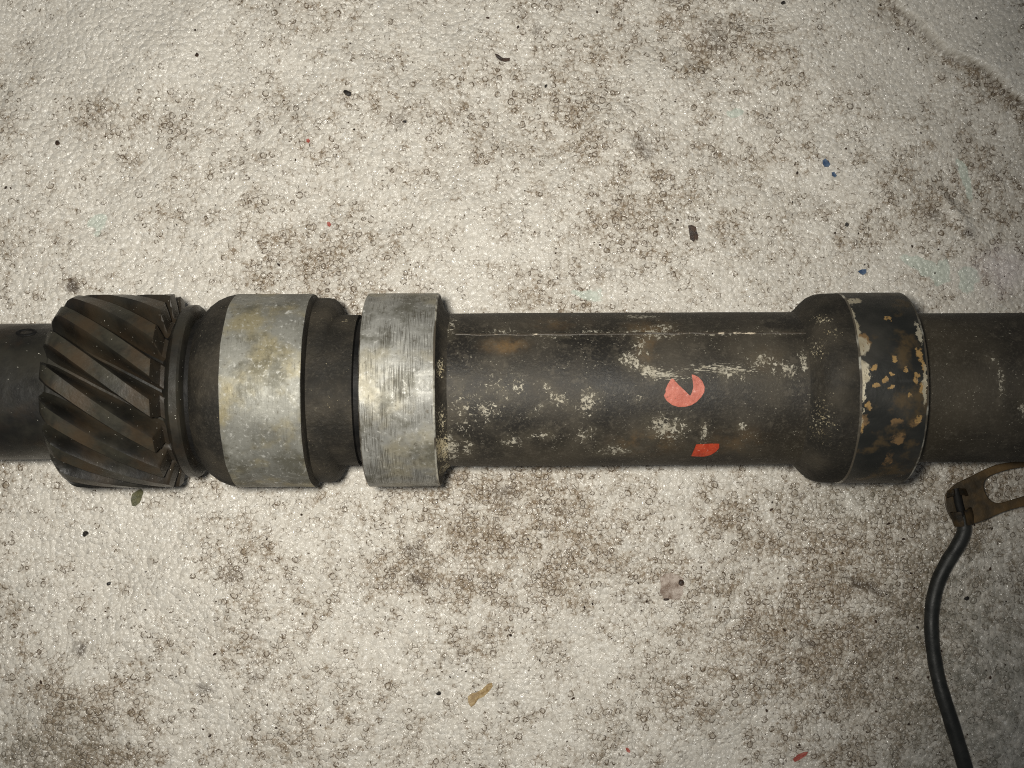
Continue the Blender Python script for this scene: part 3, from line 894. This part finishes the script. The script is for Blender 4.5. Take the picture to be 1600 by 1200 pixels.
def flake(name, outline, mat, label, cat, thick=2.0, curl=2.0):
    """flat chip: traced rim laid on the foam with thickness and a slight curl"""
    cx = sum(p[0] for p in outline) / len(outline); cy = sum(p[1] for p in outline) / len(outline)
    g = ground(cx, cy)
    w = max(math.hypot(p[0] - cx, p[1] - cy) for p in outline)
    top, n = [], len(outline)
    for (px, py) in outline:
        q = at(px, py, g.z)
        lift = curl * PX * (math.hypot(px - cx, py - cy) / w) ** 2
        top.append(Vector((q.x - g.x, q.y - g.y, thick * PX + lift)))
    vs = top + [v - Vector((0, 0, thick * PX)) for v in top] + [Vector((0, 0, thick * PX * 1.1)), Vector((0, 0, 0))]
    fs = []
    for i in range(n):
        j = (i + 1) % n
        fs += [(i, j, 2 * n), (n + j, n + i, 2 * n + 1), (j, i, n + i, n + j)]
    o = mesh_obj(name, vs, fs, mat, smooth=False)
    bm = bmesh.new(); bm.from_mesh(o.data); bmesh.ops.recalc_face_normals(bm, faces=bm.faces[:]); bm.to_mesh(o.data); bm.free()
    o.location = g
    return tag(o, label, cat)
M_CRUMB = mat_plain('black_crumb', (0.008, 0.007, 0.006), (0.026, 0.020, 0.016), 900, (0.25, 0.5))
M_BROWNC = mat_plain('dark_brown_crumb', (0.016, 0.009, 0.006), (0.050, 0.026, 0.014), 700, (0.4, 0.6))
M_BLUE = mat_plain('blue_paint_chip', (0.020, 0.050, 0.115), (0.075, 0.12, 0.19), 900)
M_REDC = mat_plain('red_paint_chip', (0.26, 0.045, 0.030), (0.38, 0.11, 0.08), 800)
M_OLIVE = mat_plain('olive_leaf', (0.050, 0.050, 0.018), (0.090, 0.085, 0.034), 700)
M_TAN = mat_plain('tan_husk', (0.20, 0.125, 0.045), (0.36, 0.26, 0.125), 700)
M_PINK = mat_plain('pinkish_lump', (0.20, 0.145, 0.11), (0.46, 0.39, 0.335), 420, (0.15, 0.35), 0.0009, 0.5)
flake('bark_chip', [(1075, 353), (1080, 352), (1087, 355), (1088, 362), (1091, 369), (1089, 377), (1086.5, 374), (1083.5, 378), (1078, 374), (1077, 364)], M_BROWNC, 'dark brown ragged chip on the foam above the red mark', 'chip', 3, 1)
flake('fibre_sliver', [(773, 85), (778, 86), (785, 91), (791, 93), (797, 92), (796, 96), (789, 97), (782, 95), (776, 91)], M_BROWNC, 'thin dark curved sliver on the clean foam', 'sliver', 3, 2)
crumb('crumb', 543, 146, 8, 5.5, 5, -.5, M_CRUMB, 'oblong black crumb on pale foam above the cam lobe', 'crumb', 3)
crumb('crumb', 134, 834, 6, 5, 5, .4, M_CRUMB, 'shiny black crumb on the foam below the gear', 'crumb', 4)
crumb('crumb', 1323, 351, 4.5, 4, 4, .2, M_CRUMB, 'round black crumb on the foam above the journal', 'crumb', 5)
crumb('crumb', 1224, 5, 5, 4, 4, .2, M_CRUMB, 'black crumb on brown-stained foam near the raised layer', 'crumb', 6)
crumb('crumb', 308, 86, 4, 4, 3.5, .8, M_BROWNC, 'small brown-black crumb on the cleanest foam', 'crumb', 7)
crumb('crumb', 633, 190, 3.5, 3, 3, .1, M_CRUMB, 'small round black crumb beside a tan stain', 'crumb', 8)
crumb('crumb', 853, 135, 3.5, 2.8, 3, .7, M_CRUMB, 'tiny black crumb beside the dark curved sliver', 'crumb', 9)
crumb('crumb', 686, 1083, 5.5, 3.5, 3.5, .2, M_CRUMB, 'black crumb on the foam beside the tan husk', 'crumb', 10)
crumb('crumb', 90, 224, 4.5, 5, 4, .3, M_BROWNC, 'angular dark crumb on pale foam above the gear', 'crumb', 12)
crumb('crumb', 170, 912, 5, 3.2, 3, .4, M_CRUMB, 'oval black crumb on white foam below the gear', 'crumb', 13)
crumb('crumb', 1510, 905 + 30, 5, 4, 3, .4, M_CRUMB, 'black crumb beside the curve of the cable', 'crumb', 14)
flake('blue_chip', [(1285, 251), (1289, 248), (1293, 252), (1297, 257), (1294, 261), (1288, 261), (1285, 256)], M_BLUE, 'larger blue paint chip on the foam', 'chip', 2, 1)
flake('blue_chip', [(1299, 270), (1303, 269), (1307, 275), (1304, 278), (1300, 274)], M_BLUE, 'tiny blue paint chip just beside the larger one', 'chip', 2, 1)
flake('blue_chip', [(1340, 424), (1346, 421), (1353, 421), (1353, 427), (1348, 430), (1343, 427)], M_BLUE, 'dull blue paint chip on the foam right by the journal', 'chip', 2, 1)
flake('red_chip', [(1238, 1186), (1246, 1179), (1256, 1175), (1262, 1174), (1259, 1180), (1250, 1186), (1241, 1190)], M_REDC, 'long red paint chip on greyish foam', 'chip', 2, 2)
flake('red_chip', [(977, 1168), (981, 1168), (985, 1173), (983, 1176), (979, 1174)], M_REDC, 'tiny red chip on stained foam far below the red marks', 'chip', 2, 1)
flake('red_chip', [(479, 218), (483, 217), (485, 221), (482, 224), (479, 222)], M_REDC, 'tiny orange-red chip on pale foam', 'chip', 2, 1)
flake('red_chip', [(511, 348), (515, 347), (518, 351), (515, 355), (512, 353)], M_REDC, 'tiny red chip on the foam above the bearing collar', 'chip', 2, 1)
flake('leaf_scrap', [(205, 781), (207, 772), (214, 767), (221, 764), (225, 768), (222, 777), (219, 785), (212, 791), (207, 790)], M_OLIVE, 'olive green leaf scrap on the foam under the gear', 'leaf', 1.5, 2)
flake('husk_flake', [(731, 1088), (737, 1083), (744, 1082), (753, 1077), (762, 1068), (769, 1066), (770, 1072), (764, 1080), (756, 1088), (747, 1092), (742, 1100), (736, 1104), (732, 1098)], M_TAN, 'tan papery husk flake on the foam', 'flake', 2, 3)
flake('resin_lump', [(1031, 903), (1038, 897), (1049, 895), (1058, 898), (1067, 903), (1069, 912), (1066, 922), (1068, 931), (1060, 938), (1048, 936), (1038, 935), (1031, 926), (1033, 915)],
      M_PINK, 'pinkish glossy lump pressed into stained foam', 'lump', 5, -4)
crumb('crumb', 1064, 910, 5, 6, 4, .5, M_BROWNC, 'dark brown crumb stuck on the edge of the pinkish lump', 'crumb', 22)
crumb('crumb', 1041, 936, 6, 3.5, 4, .3, M_BROWNC, 'flat dark crumb under the lower edge of the pinkish lump', 'crumb', 23)

# uncountable fine grit
rnd = random.Random(99)
gv, gf = [], []
for i in range(520):
    px, py = rnd.uniform(-80, 1680), rnd.uniform(-80, 1280)
    if rnd.random() < 0.45: px = 1600 - abs(rnd.gauss(0, 350))
    if 440 < py < 775: continue
    s = rnd.choice([1.0, 1.0, 1.3, 1.3, 1.6, 2.2]) * PX
    g = ground(px, py)
    b = len(gv)
    sx = s * rnd.uniform(.7, 1.8); an = rnd.uniform(0, 3.14)
    for k in range(5):
        a = k * 1.2566 + rnd.uniform(-.3, .3)
        x, y = sx * math.cos(a), s * math.sin(a)
        gv.append((g.x + x * math.cos(an) - y * math.sin(an), g.y + x * math.sin(an) + y * math.cos(an), g.z + s * .2))
    gv.append((g.x, g.y, g.z + s * 1.2)); gv.append((g.x, g.y, g.z - s * .4))
    for k in range(5):
        gf.append((b + k, b + (k + 1) % 5, b + 5)); gf.append((b + (k + 1) % 5, b + k, b + 6))
grit = mesh_obj('grit', gv, gf, M_BROWNC, smooth=False)
tag(grit, 'fine dark grit scattered over the foam', 'grit', kind='stuff')
